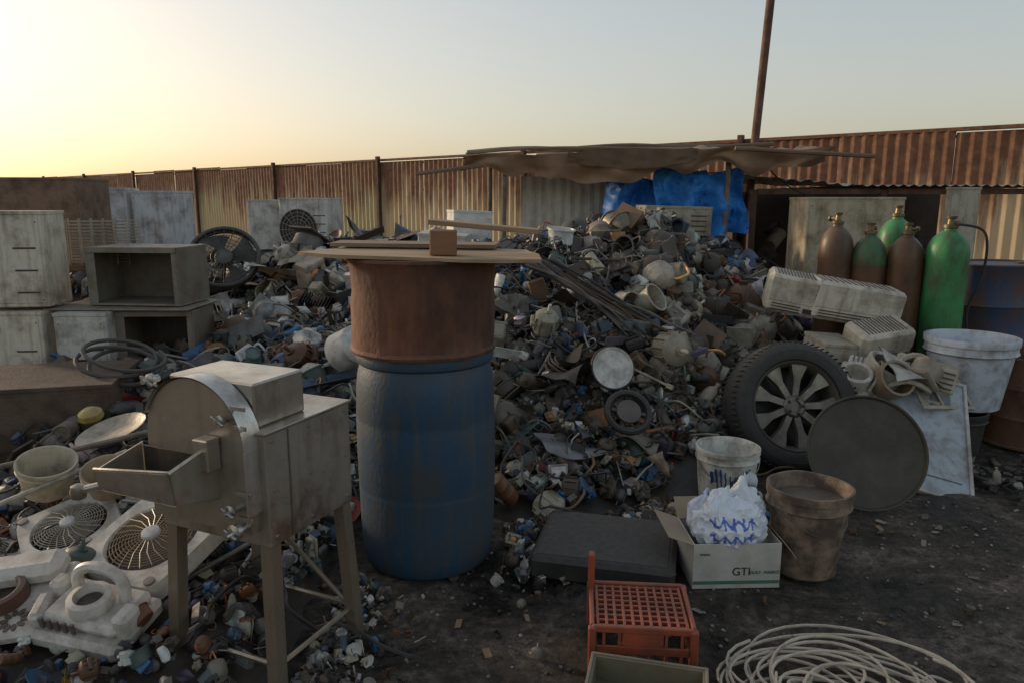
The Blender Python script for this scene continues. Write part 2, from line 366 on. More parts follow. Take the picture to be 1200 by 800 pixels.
xs=[-400,-120,-40,-15]+list(np.linspace(-6,7,250))+[15,40,120,400];ys=[-300,-80,-20]+list(np.linspace(-1,12,250))+[25,60,150,500]
def gz(x,y): return .022*mn.noise(Vector((x*1.1,y*1.1,0)))+.014*mn.noise(Vector((x*4,y*4,5)))+.007*mn.noise(Vector((x*11,y*11,5))) if -6<x<7 and -1<y<12 else -.01
gv=[(x,y,gz(x,y)-.012) for y in ys for x in xs];nx=len(xs)
gf=[(j*nx+i,j*nx+i+1,(j+1)*nx+i+1,(j+1)*nx+i) for j in range(len(ys)-1) for i in range(nx-1)]
B().add(P(gv,gf),(.1,.1,.1)).obj('ground',gm)
b=B()
for i in range(4800):
    x=random.uniform(-.9,4.6);y=random.uniform(1.9,5.4)
    if mn.noise(Vector((x*1.6,y*1.6,11)))<-.08 and random.random()<.7: continue
    d=random.random()
    if d<.88:
        s=random.uniform(.003,.018);p=box(1,.8,.6,.2);c=random.choice([(.1,.09,.08),(.05,.045,.04),(.05,.045,.04),(.2,.18,.15),(.3,.27,.22)])
    elif d<.95: s=random.uniform(.015,.05);p=prot[rng.choice(len(prot),p=pw)][0];c=random.choice([(.1,.08,.06),(.05,.05,.05),(.3,.28,.23),(.15,.07,.03)])
    else: s=random.uniform(.02,.06);p=box(1,.5,.02,.005);c=random.choice([(.3,.28,.24),(.1,.09,.08),(.25,.16,.08)])
    b.add(p.t((x,y,gz(x,y)-.012+s*.2),(random.uniform(-.3,.3),random.uniform(-.3,.3),random.uniform(0,6)),s),c)
for i in range(1000):
    x=random.uniform(-.1,1.35);y=3.45+.3*ss(.2,1,x)+.5*ss(1,1.6,x)-abs(random.gauss(0,.27))
    if not ok(x,y,.06): continue
    s=random.uniform(.02,.09);c=PAL[rng.choice(len(PAL),p=palw)]
    b.add(prot[rng.choice(len(prot),p=pw)][0].t((x,y,s*.25),(random.uniform(0,6),random.uniform(0,6),random.uniform(0,6)),s),c[0],c[1])
for i in range(320):
    x=-.72+abs(random.gauss(0,.13));y=random.uniform(2.1,3.0)
    if not ok(x,y,.03): continue
    s=random.uniform(.015,.06);c=PAL[rng.choice(len(PAL),p=palw)]
    b.add(prot[rng.choice(len(prot),p=pw)][0].t((x,y,s*.25),(random.uniform(0,6),random.uniform(0,6),random.uniform(0,6)),s),c[0],c[1])
for i in range(110):
    x=random.uniform(2.7,3.6);y=random.uniform(3.7,4.4);s=random.uniform(.03,.1)
    p=box(1,.7,.35,.08) if random.random()<.5 else prot[rng.choice(len(prot),p=pw)][0]
    b.add(p.t((x,y,s*.15),(random.uniform(-.2,.2),random.uniform(-.2,.2),random.uniform(0,6)),s),random.choice([(.16,.14,.12),(.3,.28,.24),(.06,.05,.045),(.04,.04,.04)]))
b.obj('ground_litter',SCRAP)
# ------------------------------------------------------------------ fence
fm=bpy.data.materials.new('rusty_corrugated_sheet');fm.use_nodes=True;nt=fm.node_tree;N=nt.nodes;L=nt.links;bs=N['Principled BSDF']
tc=N.new('ShaderNodeTexCoord')
at=N.new('ShaderNodeAttribute');at.attribute_name='Col'
sp=N.new('ShaderNodeSeparateXYZ');L.new(tc.outputs['Object'],sp.inputs[0])
mp=N.new('ShaderNodeMapping');mp.inputs['Scale'].default_value=(1.6,1.6,.22);L.new(tc.outputs['Object'],mp.inputs[0])
n1=N.new('ShaderNodeTexNoise');n1.inputs['Scale'].default_value=1.8;n1.inputs['Detail'].default_value=8;n1.inputs['Roughness'].default_value=.65;L.new(mp.outputs[0],n1.inputs[0])
zz=N.new('ShaderNodeMath');zz.operation='MULTIPLY_ADD';L.new(sp.outputs[2],zz.inputs[0]);zz.inputs[1].default_value=.2;zz.inputs[2].default_value=-.3
sm=N.new('ShaderNodeMath');sm.operation='ADD';L.new(n1.outputs[0],sm.inputs[0]);L.new(zz.outputs[0],sm.inputs[1])
fr=rmp(sm.outputs[0],[(.42,(0,0,0)),(.62,(1,1,1))])
n3=nz(5,9,.7);cr=rmp(n3.outputs[0],[(.3,(.1,.045,.026)),(.55,(.21,.095,.05)),(.75,(.33,.17,.09))])
fx=N.new('ShaderNodeMix');fx.data_type='RGBA';L.new(fr.outputs[0],fx.inputs[0]);L.new(at.outputs['Color'],fx.inputs[6]);L.new(cr.outputs[0],fx.inputs[7]);L.new(fx.outputs[2],bs.inputs['Base Color'])
bs.inputs['Roughness'].default_value=.8
P0=np.array([14.0,8.44]);D=np.array([-.758,.652])
def corr(length,h0,h1,pitch=.2,depth=.035,step=4):
    n=int(length/pitch)*step;pr=[0,0,1,1];V=[];F=[];sh=[0,.12,.5,.62]
    for i in range(n+1):
        k=i%step;x=(i//step+sh[k])*pitch;y=depth*pr[k]
        V+=[(x,y,h0),(x,y+.004,(h0+h1)/2),(x,y,h1)]
    for i in range(n):
        a=i*3;F+=[(a,a+3,a+4,a+1),(a+1,a+4,a+5,a+2)]
    return P(V,F)
b=B();ang=math.atan2(D[1],D[0]);segL=6.0
for k in range(12):
    o=P0+D*segL*k
    for q in range(3):
        o2=o+D*2*q;hh=2.82+random.uniform(-.07,.07)
        c=random.choice([(.5,.38,.22),(.44,.35,.22),(.55,.42,.26),(.4,.32,.2)])
        if k>=4: c=random.choice([(.4,.33,.18),(.45,.35,.19),(.43,.31,.18)])
        b.add(corr(2.0,0,hh).t((o2[0],o2[1],random.uniform(-.03,.03)),(random.uniform(-.012,.012),0,ang)),c)
    b.add(bx(-.06,.06,-.06,.06,0,2.95,.01).t((o[0],o[1],0),(0,0,ang)).t((-.08*.65,-.08*.76,0)),(.12,.06,.04),mat=1)
    for z in(.9,1.9,2.72):
        b.add(bx(0,6,-.02,.02,z-.03,z+.03,.005).t((o[0]+.07,o[1]+.08,0),(0,0,ang)),(.14,.07,.045),mat=1)
    b.add(bx(0.07,5.93,-.03,.06,2.8,2.87,.008).t((o[0]-.0,o[1]-.0,0),(0,0,ang)),(.2,.1,.06),mat=1)
b.obj('corrugated_fence',[fm,RUST])
# ------------------------------------------------------------------ shed and canopy
b=B()
def ztop(u): return 2.03+.1*u+.02*math.sin(u*19)+.03*mn.noise(Vector((u*6,1,1)))
def canopy(u,v):
    x=-.5+3.7*u;y=7.6+2.3*v
    z=ztop(u)+.12*v+(.06*mn.noise(Vector((u*9,v*5,0)))+.03*mn.noise(Vector((u*25,v*12,2)))-.09*abs(math.sin(u*9.5)))*ss(0,.1,v)
    return(x,y,z)
def drape(u,v):
    x=-.5+3.7*u
    d=.14+.17*math.exp(-((u-.38)/.17)**2)+.1*math.exp(-((u-.8)/.1)**2)+.09*mn.noise(Vector((u*12,3,3)))
    return(x+.03*math.sin(v*5+u*20),7.6+.1*v+.05*math.sin(u*38+v*2)*v+.07*mn.noise(Vector((u*16,v*2,4)))*v,ztop(u)-d*v)
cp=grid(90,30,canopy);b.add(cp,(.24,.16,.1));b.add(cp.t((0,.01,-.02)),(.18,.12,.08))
b.add(grid(120,12,drape),(.34,.21,.13))
b.add(grid(60,8,lambda u,v:(.55+1.3*u,7.53+.06*v+.03*math.sin(u*20),ztop(.3+.3*u)+.015-(.1+.09*math.sin(u*3.1))*v+.02*mn.noise(Vector((u*8,v*3,9))))),(.22,.15,.1))
for i in range(9):
    x0=random.uniform(-.6,1.6);z=2.1+.03*x0;yy=random.uniform(7.5,9.2)
    b.add(tube(spl([(x0,yy,z),(x0+.7,yy+random.uniform(-.1,.1),z+random.uniform(0,.05)),(x0+random.uniform(1.3,2),yy+random.uniform(-.2,.2),z+random.uniform(-.02,.08))],5),random.uniform(.012,.028),6),random.choice([(.26,.18,.12),(.2,.14,.09),(.33,.25,.17)]),mat=1)
b.add(tube([(2.2,7.52,2.1),(3.55,7.45,2.02)],.022,6),(.22,.14,.09),mat=1)
b.add(tube([(-.95,7.6,1.86),(0,7.7,1.98)],.02,6),(.25,.17,.11),mat=1)
for x,y,z in((-.1,7.75,2.0),(2.2,7.78,2.1),(-.3,9.7,2.1),(1.6,9.8,2.1),(3.1,9.8,2.1)):
    b.add(tube([(x,y,0),(x+.02,y,z)],.028,8),(.2,.17,.14),mat=2)
b.obj('tarp_canopy',[CLOTH,WOOD,RUST])
b=B();b.add(corr(1.25,0,1.86,.11,.02).t((.1,8.5,0)),(.7,.7,.63))
b.obj('corrugated_panel',uber('galvanised',.5,.35,5,dcol=(.2,.15,.1),bump=.05,dust=.1,streak=.4,scol=(.2,.12,.07)))
b=B()
def tarp(x0,w,y0,z0,h,s):
    return grid(60,30,lambda u,v:(x0+w*u+.03*math.sin(v*6+s),y0+.09*math.sin(u*17+v*3+s)*(.4+v)+.16*mn.noise(Vector((u*5,v*3,s)))+.07*abs(mn.noise(Vector((u*16,v*9,s)))),z0-h*v-.07*math.sin(u*math.pi)*(1-v)+.02*math.sin(u*9)))
b.add(tarp(.98,1.05,8.0,1.9,.75,7),(.03,.2,.62));b.add(tarp(1.5,.95,7.88,1.94,.7,3),(.035,.24,.66))
b.obj('blue_tarpaulin',uber('blue_tarp',.55,.35,5,dcol=(.012,.05,.14),bump=.4,bscale=11,dust=.1))
b=B()
b.add(grid(30,8,lambda u,v:(2.15+1.5*u,8.0+2.6*v,1.93-.13*u+.04*math.sin(u*60)*.4+.02*mn.noise(Vector((u*5,v*5,0)))-.05*(1-v))),(.5,.48,.44))
b.add(corr(2.2,0,2.8,.11,.02).t((3.7,8.0,1.76),(-math.pi/2,0,0)).t((0,0,0)),(.26,.2,.15))
b.add(bx(2.5,6.2,10.9,10.95,0,1.72),(.06,.04,.03),mat=1);b.add(bx(2.45,2.5,8.3,10.9,0,1.7),(.08,.05,.035),mat=1)  # back and side walls coloured dark to paint in the shed's inner shade
for x in(2.6,4.0,5.8): b.add(bx(x-.035,x+.035,8.1,8.17,0,1.71),(.12,.07,.05),mat=1)
b.add(bx(2.64,3.96,8.1,8.14,1.66,1.72),(.16,.09,.06),mat=1);b.add(bx(4.04,5.76,8.1,8.14,1.66,1.72),(.16,.09,.06),mat=1)
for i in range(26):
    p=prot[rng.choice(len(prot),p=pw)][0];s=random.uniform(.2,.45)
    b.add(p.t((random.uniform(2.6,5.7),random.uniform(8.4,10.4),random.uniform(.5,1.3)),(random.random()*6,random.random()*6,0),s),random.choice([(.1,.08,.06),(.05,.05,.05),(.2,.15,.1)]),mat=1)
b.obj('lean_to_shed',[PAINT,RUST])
b=B();b.add(tube([(2.62,8.5,0),(2.67,8.5,1.6),(2.78,8.5,3.7),(2.83,8.5,4.9)],.045,12),(.16,.085,.06));b.add(ring(.05,.012,12,5).t((2.7,8.5,2.1)),(.1,.1,.1))
b.obj('steel_pole',RUST)
b=B();b.add(tube(spl([(2.7,8.45,2.1),(2.95,8.1,1.75),(3.2,7.7,1.6),(3.3,7.4,1.55)],8),.008,5),(.02,.02,.02));b.obj('hanging_cable',RUBBER)
# ------------------------------------------------------------------ barrel with rusty drum and boards
b=B()
g=lathe([(0,.02),(.26,.02),(.275,0),(.285,.015),(.292,.06),(.3,.12),(.302,.2),(.306,.34),(.3065,.35),(.305,.36),(.3065,.37),(.308,.5),(.306,.66),(.304,.672),(.306,.684),(.303,.8),(.297,.86),(.288,.895),(.285,.91),(.298,.92),(.303,.94),(.298,.962),(.285,.965),(.27,.94),(0,.94)],64)
for i,v_ in enumerate(g.V):
    k=1+.012*mn.noise(Vector((v_[0]*5,v_[1]*5,v_[2]*4)));g.V[i][0]*=k;g.V[i][1]*=k
b.add(g,(.024,.062,.11))
b.obj('blue_plastic_barrel',BARREL,(-.385,3.2,0))
RD=uber('rusty_drum_paint',.8,.9,4.2,dcol=(.05,.028,.02),bump=.5,bscale=45,stretch=(1,1,.55),dust=.25,lo=.34,hi=.66,streak=.5,scol=(.28,.13,.06))
b=B()
g=lathe([(.3,0),(.318,0),(.322,.012),(.312,.025),(.311,.08),(.31,.15),(.313,.2),(.309,.25),(.31,.32),(.312,.375),(.32,.388),(.316,.4),(.3,.4),(.298,.39),(.298,.01)],72)
for i,v_ in enumerate(g.V):
    k=1+.03*mn.noise(Vector((v_[0]*5,v_[1]*5,v_[2]*6)))+.015*mn.noise(Vector((v_[0]*14,v_[1]*14,v_[2]*12)));g.V[i][0]*=k;g.V[i][1]*=k
b.add(g,(.17,.065,.035))
b.obj('rusty_steel_drum',RD,(-.385,3.2,.965))
b=B()
def plank(pts,t,seed=0):
    n=len(pts);V=[(x,y,0) for x,y in pts]+[(x,y,t) for x,y in pts]
    F=[tuple(range(n))[::-1],tuple(range(n,2*n))]+[(i,(i+1)%n,n+(i+1)%n,n+i) for i in range(n)]
    return P(V,F)
b.add(plank([(-.5,-.16),(-.35,-.25),(-.1,-.27),(.2,-.31),(.36,-.29),(.5,-.24),(.49,.0),(.42,.2),(.1,.27),(-.2,.25),(-.34,.2),(-.4,.02)],.014),(.4,.28,.17))
b.add(plank([(-.42,.06),(.3,.1),(.32,.24),(-.4,.2)],.016).t((0,0,.02),(.02,0,.05)),(.28,.19,.12))
b.add(box(.11,.08,.1,.004).t((.1,-.17,.066),(0,0,.1)),(.26,.13,.07))
b.add(box(.46,.1,.02,.003).t((.26,-.1,.13),(0,.06,-.12)),(.36,.24,.14))
b.obj('wooden_boards',uber('board_wood',.75,.5,10,dcol=(.14,.08,.045),bump=.2,stretch=(.3,2,2),dust=.1),(-.375,3.2,1.37),(R(1),R(1.2),-.03))
# ------------------------------------------------------------------ stainless cutter machine
b=B();st=(.54,.49,.42)
W,Dp=.46,.42
b.add(bx(-W,0,0,Dp,.54,.905,.004),st,.95)
b.add(bx(-W-.006,.006,-.006,Dp+.006,.905,.913,.002),st,.95)
b.add(bx(-.40,-.05,.02,.25,.913,1.055,.006),st,.95)
def arch(w,z0,zc,r,y0,y1,n=24):
    pts=[(-r,z0)]+[(-r*math.cos(math.pi*i/n),zc+r*math.sin(math.pi*i/n)) for i in range(n+1)]+[(r,z0)]
    m=len(pts);V=[(x,y0,z) for x,z in pts]+[(x,y1,z) for x,z in pts]
    F=[tuple(range(m)),tuple(range(m,2*m))[::-1]]+[(i,m+i,m+(i+1)%m,(i+1)%m) for i in range(m)]
    return P(V,F)
b.add(arch(.4,.6,.865,.205,-.045,.02).t((-.235,0,0)),(.5,.45,.38),.95)
def strap(u,v):
    return(-.235+.2085*math.cos(math.pi*(1-u)*.88),-.06+.075*v,.865+.2085*math.sin(math.pi*(1-u)*.88))
b.add(grid(28,1,strap),(.7,.68,.63),.95)
b.add(grid(28,1,strap).t((.0,0,.004)),(.7,.68,.63),.95)
b.add(bx(-.03,-.026,-.06,.015,.66,.865,.001),(.7,.68,.63),.95)
def wall(pts,t=.006,dy=0):
    pts=np.array(pts,float);nn=np.cross(pts[1]-pts[0],pts[2]-pts[1]);nn/=np.linalg.norm(nn)
    q=np.concatenate([pts,pts+nn*t]);n=len(pts)
    return P(q,[tuple(range(n))[::-1],tuple(range(n,2*n))]+[(i,(i+1)%n,n+(i+1)%n,n+i) for i in range(n)])
x0,x1=-.47,-.16
b.add(wall([(x0,-.045,.70),(x1,-.045,.70),(x1,-.2,.735),(x0,-.2,.735)]),st,.9)
b.add(wall([(x0,-.2,.735),(x1,-.2,.735),(x1,-.215,.835),(x0,-.215,.80)]),st,.9)
b.add(wall([(x1,-.2,.735),(x1,-.045,.70),(x1,-.045,.875),(x1,-.215,.835)]),st,.9)
b.add(wall([(x0,-.2,.735),(x0,-.045,.70),(x0,-.045,.84),(x0,-.215,.80)]),st,.9)
b.add(bx(x0+.01,x1-.01,-.05,-.046,.72,.83,.001),(.04,.035,.03),.2)
b.add(tube([(x0-.004,-.215,.802),(x1+.004,-.215,.838),(x1+.004,-.045,.878)],.006,6),st,.9)
def knob(x,y,z,rot=(math.pi/2,0,0),s=1):
    b.add(lathe([(0,0),(.012,0),(.012,.02),(.02,.022),(.02,.034),(.008,.038),(.008,.06),(0,.06)],12).t((x,y,z),rot,s),(.5,.48,.45),.9)
    b.add(box(.05,.012,.012,.003).t((x,y-.045*s,z),(0,.5,0)),(.45,.43,.4),.9)
knob(-.08,-.045,.68);knob(-.06,-.045,.62,s=1.3);knob(-.40,-.02,1.05);knob(-.1,-.045,.96,s=.8)
for z in(.93,.99,.64,.72): b.add(bx(-.08,-.02,-.052,-.046,z,z+.015,.002),st,.9)
b.add(bx(-.19,-.13,-.1,-.047,.80,.9,.004),st,.9)
b.add(tube([(-.47,-.1,.73),(-.62,-.16,.69)],.014,8),st,.9);b.add(lathe([(0,-.03),(.022,-.02),(.026,0),(.022,.02),(0,.03)],12).t((-.63,-.165,.685)),(.3,.27,.23),.8)
for y in(.03,.2,.39):
    for z in(.57,.72,.88): b.add(lathe([(.006,0),(.005,.003),(0,.004)],8).t((.001,y,z),(0,math.pi/2,0)),(.35,.33,.3),.8)
b.add(bx(.0,.003,.1,.105,.55,.9,.0005),(.2,.18,.16),.6)
for lx,ly,dx,dy in((-.43,.03,-.02,-.03),(-.03,.03,.02,-.03),(-.03,.39,.02,.03),(-.43,.39,-.02,.03)):
    a_=np.array([lx,ly,.56]);c_=np.array([lx+dx,ly+dy,0]);s_=.022;V=[]
    for c in(c_,a_):
        for ux,uy in((-1,-1),(1,-1),(1,1),(-1,1)): V.append((c[0]+ux*s_,c[1]+uy*s_,c[2]))
    b.add(P(V,[(0,1,5,4),(1,2,6,5),(2,3,7,6),(3,0,4,7),(0,3,2,1),(4,5,6,7)]),(.3,.24,.18),.6)
def brace(p,q): b.add(tube([p,q],.009,6),(.35,.3,.24),.7)
brace((-.435,0.02,.12),(-.02,0.02,.12));brace((-.02,.02,.12),(-.02,.4,.12));brace((-.435,.4,.14),(-.02,.4,.14));brace((-.43,.02,.13),(-.43,.4,.13));brace((-.43,.4,.45),(-.03,.4,.14));brace((-.03,.0,.13),(-.43,.42,.42))
b.obj('stainless_cutting_machine',STEEL,(-.745,2.13,0),(0,0,R(-24)))
# ------------------------------------------------------------------ wheel
b=B();n=64
ty=lathe([(.272,-.11),(.28,-.122),(.32,-.13),(.357,-.12),(.378,-.1),(.388,-.06),(.384,-.055),(.39,-.02),(.39,.02),(.384,.055),(.388,.06),(.378,.1),(.357,.12),(.32,.13),(.28,.122),(.272,.11),(.272,-.11)],n)
b.add(ty,(.03,.029,.028))
for i in range(72):
    a=2*math.pi*i/72
    for s in(-1,1): b.add(box(.006,.012,.06,.002).t((.387*math.cos(a),.387*math.sin(a),s*.085),(0,0,a)),(.03,.03,.03))
b.add(ring(.335,.002,48,4).t((0,0,.1265)),(.04,.04,.04))
b.add(lathe([(.272,-.11),(.262,-.1),(.25,-.06),(.24,.04),(.258,.09),(.272,.112),(.266,.118),(.252,.1),(.235,.05),(.24,-.06)],n),(.22,.2,.17),.75,mat=1)
b.add(lathe([(0,-.05),(.24,-.05),(.24,-.03),(0,-.03)],32),(.012,.011,.01),mat=1)
for i in range(9):
    a=2*math.pi*i/9
    sp_=P([(.045,-.018,.075),(.045,.018,.075),(.16,.02,.082),(.255,.052,.095),(.255,-.052,.095),(.16,-.02,.082),(.045,-.022,.045),(.045,.022,.045),(.16,.026,.05),(.255,.056,.06),(.255,-.056,.06),(.16,-.026,.05)],
        [(0,5,2,1),(5,4,3,2),(0,1,7,6),(1,2,8,7),(2,3,9,8),(3,4,10,9),(4,5,11,10),(5,0,6,11),(6,7,8,11),(11,8,9,10)])
    b.add(sp_.t(rot=(0,0,a)),(.24,.215,.18),.75,mat=1)
b.add(lathe([(0,.04),(.068,.05),(.068,.08),(.055,.092),(.035,.092),(.033,.08),(0,.08)],24),(.22,.2,.17),.8,mat=1)
for i in range(5):
    a=2*math.pi*i/5;b.add(lathe([(.009,0),(.009,.012),(0,.014)],8).t((.047*math.cos(a),.047*math.sin(a),.088)),(.03,.03,.03),.5,mat=1)
b.obj('car_wheel',[RUBBER,uber('alloy',.4,.7,9,dcol=(.06,.047,.035),bump=.05,dust=.15)],(1.68,4.34,.37),(R(72),0,R(6)))
b=B();b.add(lathe([(0,.0),(.12,.0),(.26,.004),(.288,.01),(.295,.026),(.304,.028),(.306,.018),(.295,-.005),(.26,-.018),(0,-.02)],56),(.06,.054,.042),.35)
b.obj('round_metal_lid',uber('lid_metal',.6,.8,4,dcol=(.1,.085,.06),bump=.15,dust=.0),(1.88,3.75,.285),(R(66),0,R(-8)))
b=B();b.add(bx(-.26,.26,-.4,.4,-.01,.0,.002),(.4,.46,.5));
for a_ in((-.28,-.26,-.42,.42),(.26,.28,-.42,.42)): b.add(bx(*a_,-.02,.012,.003),(.55,.55,.52))
for y0,y1 in((-.42,-.4),(.4,.42)): b.add(bx(-.26,.26,y0,y1,-.02,.012,.003),(.55,.55,.52))
b.add(bx(-.22,.22,-.3,-.294,.001,.004,.001),(.1,.1,.1));b.add(bx(-.22,-.214,-.29,.34,.001,.004,.001),(.1,.1,.1));b.add(bx(.06,.18,.2,.3,.001,.006,.002),(.15,.17,.2))
b.obj('framed_panel',PAINT,(2.42,4.2,.27),(R(42),R(14),R(-10)))
# ------------------------------------------------------------------ buckets
def bucket(name,loc,rt,rb,h,col,mat,rot=(0,0,0),handle=True,fill=None,rib=True,dent=0):
    b=B()
    pr=[(0,0),(rb-.01,0),(rb,.008),(rb+(rt-rb)*.4,h*.4),(rb+(rt-rb)*.78,h*.78)]
    if rib: pr+=[(rt*1.0,h*.78+.002),(rt*1.03,h*.8),(rt*1.0,h*.83),(rt,h*.9),(rt*1.03,h*.91)]
    pr+=[(rt*1.035,h-.004),(rt*1.03,h),(rt-.004,h),(rt-.01,h-.01),(rb-.008,.01),(0,.01)]
    g=lathe(pr,56)
    if dent:
        for i,v_ in enumerate(g.V):
            k=1+dent*mn.noise(Vector((v_[0]*6,v_[1]*6,v_[2]*5+3)));g.V[i][0]*=k;g.V[i][1]*=k;g.V[i][2]+=.3*dent*v_[2]*mn.noise(Vector((v_[0]*9,v_[1]*9,1)))
    b.add(g,col)
    if fill: b.add(lathe([(0,h*fill[0]),(rb+(rt-rb)*fill[0]-.012,h*fill[0]-.005)],24),fill[1])
    if handle:
        b.add(tube([( (rt*1.04)*math.cos(a),-(rt*.95)*math.sin(a)*.9,h*.86-(rt)*.75*math.sin(a)) for a in np.linspace(0,math.pi,18)],.003,5),(.25,.24,.22),.6)
    return b.obj(name,mat,loc,rot)
B1=uber('paint_bucket',.5,.75,7,dcol=(.16,.13,.1),bump=.1,dust=.1,lo=.44,hi=.62,streak=.4,scol=(.2,.15,.1))
o=bucket('paint_bucket',(1.165,3.82,0),.165,.14,.30,(.66,.65,.58),B1,fill=(.6,(.05,.04,.035)),dent=.03)
bb=B()
for i in range(9):
    a0=-2.35+.16*i;zz_=.13+.02*math.sin(i)
    for s_ in range(2):
        pts=[]
        for t_ in np.linspace(0,1,6):
            aa=a0+.07*(t_ if s_ else .3*math.sin(6*t_));z_=zz_+.07*(math.sin(3*t_+i) if s_ else t_);rr_=.1405+.025*(z_/.234)*.98+.003
            pts.append((rr_*math.cos(aa),rr_*math.sin(aa),z_))
        bb.add(tube(pts,.004,4),(.03,.07,.2))
q=bb.obj('lettering',PLAST);q.parent=o
bucket('mud_bucket',(1.29,3.03,0),.172,.13,.39,(.28,.2,.14),uber('mud_plastic',.75,.95,8,dcol=(.08,.055,.04),bump=.6,bscale=25,dust=.25,lo=.38,hi=.58),rot=(0,0,.5),fill=(.85,(.12,.09,.06)),dent=.06)
bucket('white_tub',(2.97,4.7,.28),.265,.2,.46,(.52,.57,.63),PLAST,handle=False,rib=True)
bucket('black_bucket',(2.85,4.62,0),.2,.17,.28,(.02,.02,.02),RUBBER,handle=False)
def drum(name,loc,r,h,col,mat,rot=(0,0,0),op=False):
    b=B();pr=[(0,.01),(r-.01,.01),(r+.005,0),(r+.006,.015),(r,.02)]
    for z in(h*.33,h*.66): pr+=[(r,z-.02),(r+.01,z),(r,z+.02)]
    pr+=[(r,h-.02),(r+.007,h-.01),(r+.003,h),(r-.008,h)]
    pr+=[(r-.01,.03),(0,.03)] if op else [(r-.01,h-.015),(0,h-.015)]
    b.add(lathe(pr,48),col)
    if not op: b.add(lathe([(.03,0),(.03,.012),(0,.012)],12).t((r*.6,0,h-.015)),(.1,.1,.1))
    return b.obj(name,mat,loc,rot)
drum('rusty_cut_drum',(3.5,4.85,-.01),.31,.6,(.2,.1,.06),RD,(0,.03,0),True)
BD=uber('blue_drum_paint',.6,.85,6,dcol=(.12,.06,.035),bump=.2,dust=.3,lo=.4,hi=.6,streak=.6,scol=(.16,.08,.04))
drum('blue_steel_drum',(3.68,5.6,.24),.29,.9,(.04,.07,.14),BD,(0,-.02,0))
b=B();b.add(box(.8,.8,.24,.02),(.1,.08,.06));b.obj('timber_block',WOOD,(3.68,5.6,.12))
drum('blue_steel_drum',(4.5,5.9,.0),.29,.88,(.03,.07,.16),BD)
# ------------------------------------------------------------------ gas cylinders
def gas(loc,h,r,body,top,rot):
    b=B();n=32
    b.add(lathe([(0,.0),(r*.8,.0),(r,.03),(r,h*.5),(r,h-.3)],n),body);
    b.add(lathe([(r,h-.3),(r*.995,h-.25),(r*.93,h-.2),(r*.78,h-.155),(r*.55,h-.12),(r*.33,h-.1),(r*.3,h-.085)],n),top)
    b.add(lathe([(r*.3,h-.085),(r*.36,h-.08),(r*.36,h-.06),(r*.2,h-.055),(r*.16,h-.02),(r*.24,h-.018),(r*.26,h),(0,h)],14),(.2,.15,.08),.7)
    b.add(lathe([(0,0),(.014,0),(.014,.06),(.022,.062),(.022,.075),(0,.075)],10).t((0,0,h-.045),(math.pi/2,0,.6)),(.2,.15,.08),.7)
    return b.obj('gas_cylinder',uber('cyl_paint%d'%random.randint(0,9999),.42,.8,6,dcol=(.05,.03,.02),bump=.12,dust=.15,lo=.43,hi=.64,stretch=(1,1,.5),streak=.5,scol=(.09,.05,.03)),loc,rot)
G=(.045,.24,.08);BR=(.13,.065,.032)
gas((3.04,5.2,0),1.49,.137,G,G,(0,.01,.3));gas((2.82,5.32,0),1.44,.122,BR,BR,(0,.01,1));gas((2.88,5.62,0),1.56,.125,BR,G,(0,-.01,2));gas((2.61,5.4,0),1.44,.12,BR,(.05,.14,.055),(0,.015,1.8));gas((2.4,5.5,0),1.51,.12,BR,(.13,.08,.045),(.01,0,3))
b=B();b.add(tube(spl([(3.04,5.1,1.44),(3.2,5.05,1.38),(3.25,5.1,1.1),(3.2,5.15,.8),(3.28,5.1,.4)],8),.009,6),(.03,.03,.03));b.obj('gas_hose',RUBBER)
# ------------------------------------------------------------------ cabinets, casings
def casing(name,loc,s,col,rot=(0,0,0),grille=False,louv=0,mat=PAINT,dk=.25):
    w,d,h=s;b=B();b.add(bx(-w/2,w/2,-d/2,d/2,0,h,.008),col)
    b.add(bx(-w/2-.004,w/2+.004,-d/2-.004,d/2+.004,h-.02,h+.006,.003),tuple(c*.92 for c in col))
    b.add(bx(-w/2+.02,w/2-.02,-d/2-.005,-d/2-.001,.03,h-.05,.002),tuple(c*1.03 for c in col))
    if grille:
        r=min(w,h)*.38;cx=-w*.12
        b.add(lathe([(0,0),(r,0),(r,.004),(0,.004)],32).t((cx,-d/2-.006,h*.48),(math.pi/2,0,0)),(.02,.02,.02))
        for k in range(1,7): b.add(ring(r*k/6,.004,28,4).t((cx,-d/2-.014,h*.48),(math.pi/2,0,0)),(.3,.29,.26))
        for k in range(8):
            a=math.pi*k/8;b.add(tube([(cx-r*math.cos(a),-d/2-.018,h*.48-r*math.sin(a)),(cx+r*math.cos(a),-d/2-.018,h*.48+r*math.sin(a))],.004,4),(.3,.29,.26))
    for i in range(louv):
        z=h*.15+h*.7*i/max(1,louv);b.add(bx(w*.18,w*.42,-d/2-.009,-d/2-.005,z,z+.012,.002),(.05,.045,.04))
    for x in(-w/2+.035,w/2-.035):
        for z in(.05,h-.07): b.add(lathe([(.006,0),(0,.004)],6).t((x,-d/2-.005,z),(math.pi/2,0,0)),(.1,.1,.1))
    return b.obj(name,mat,loc,rot)
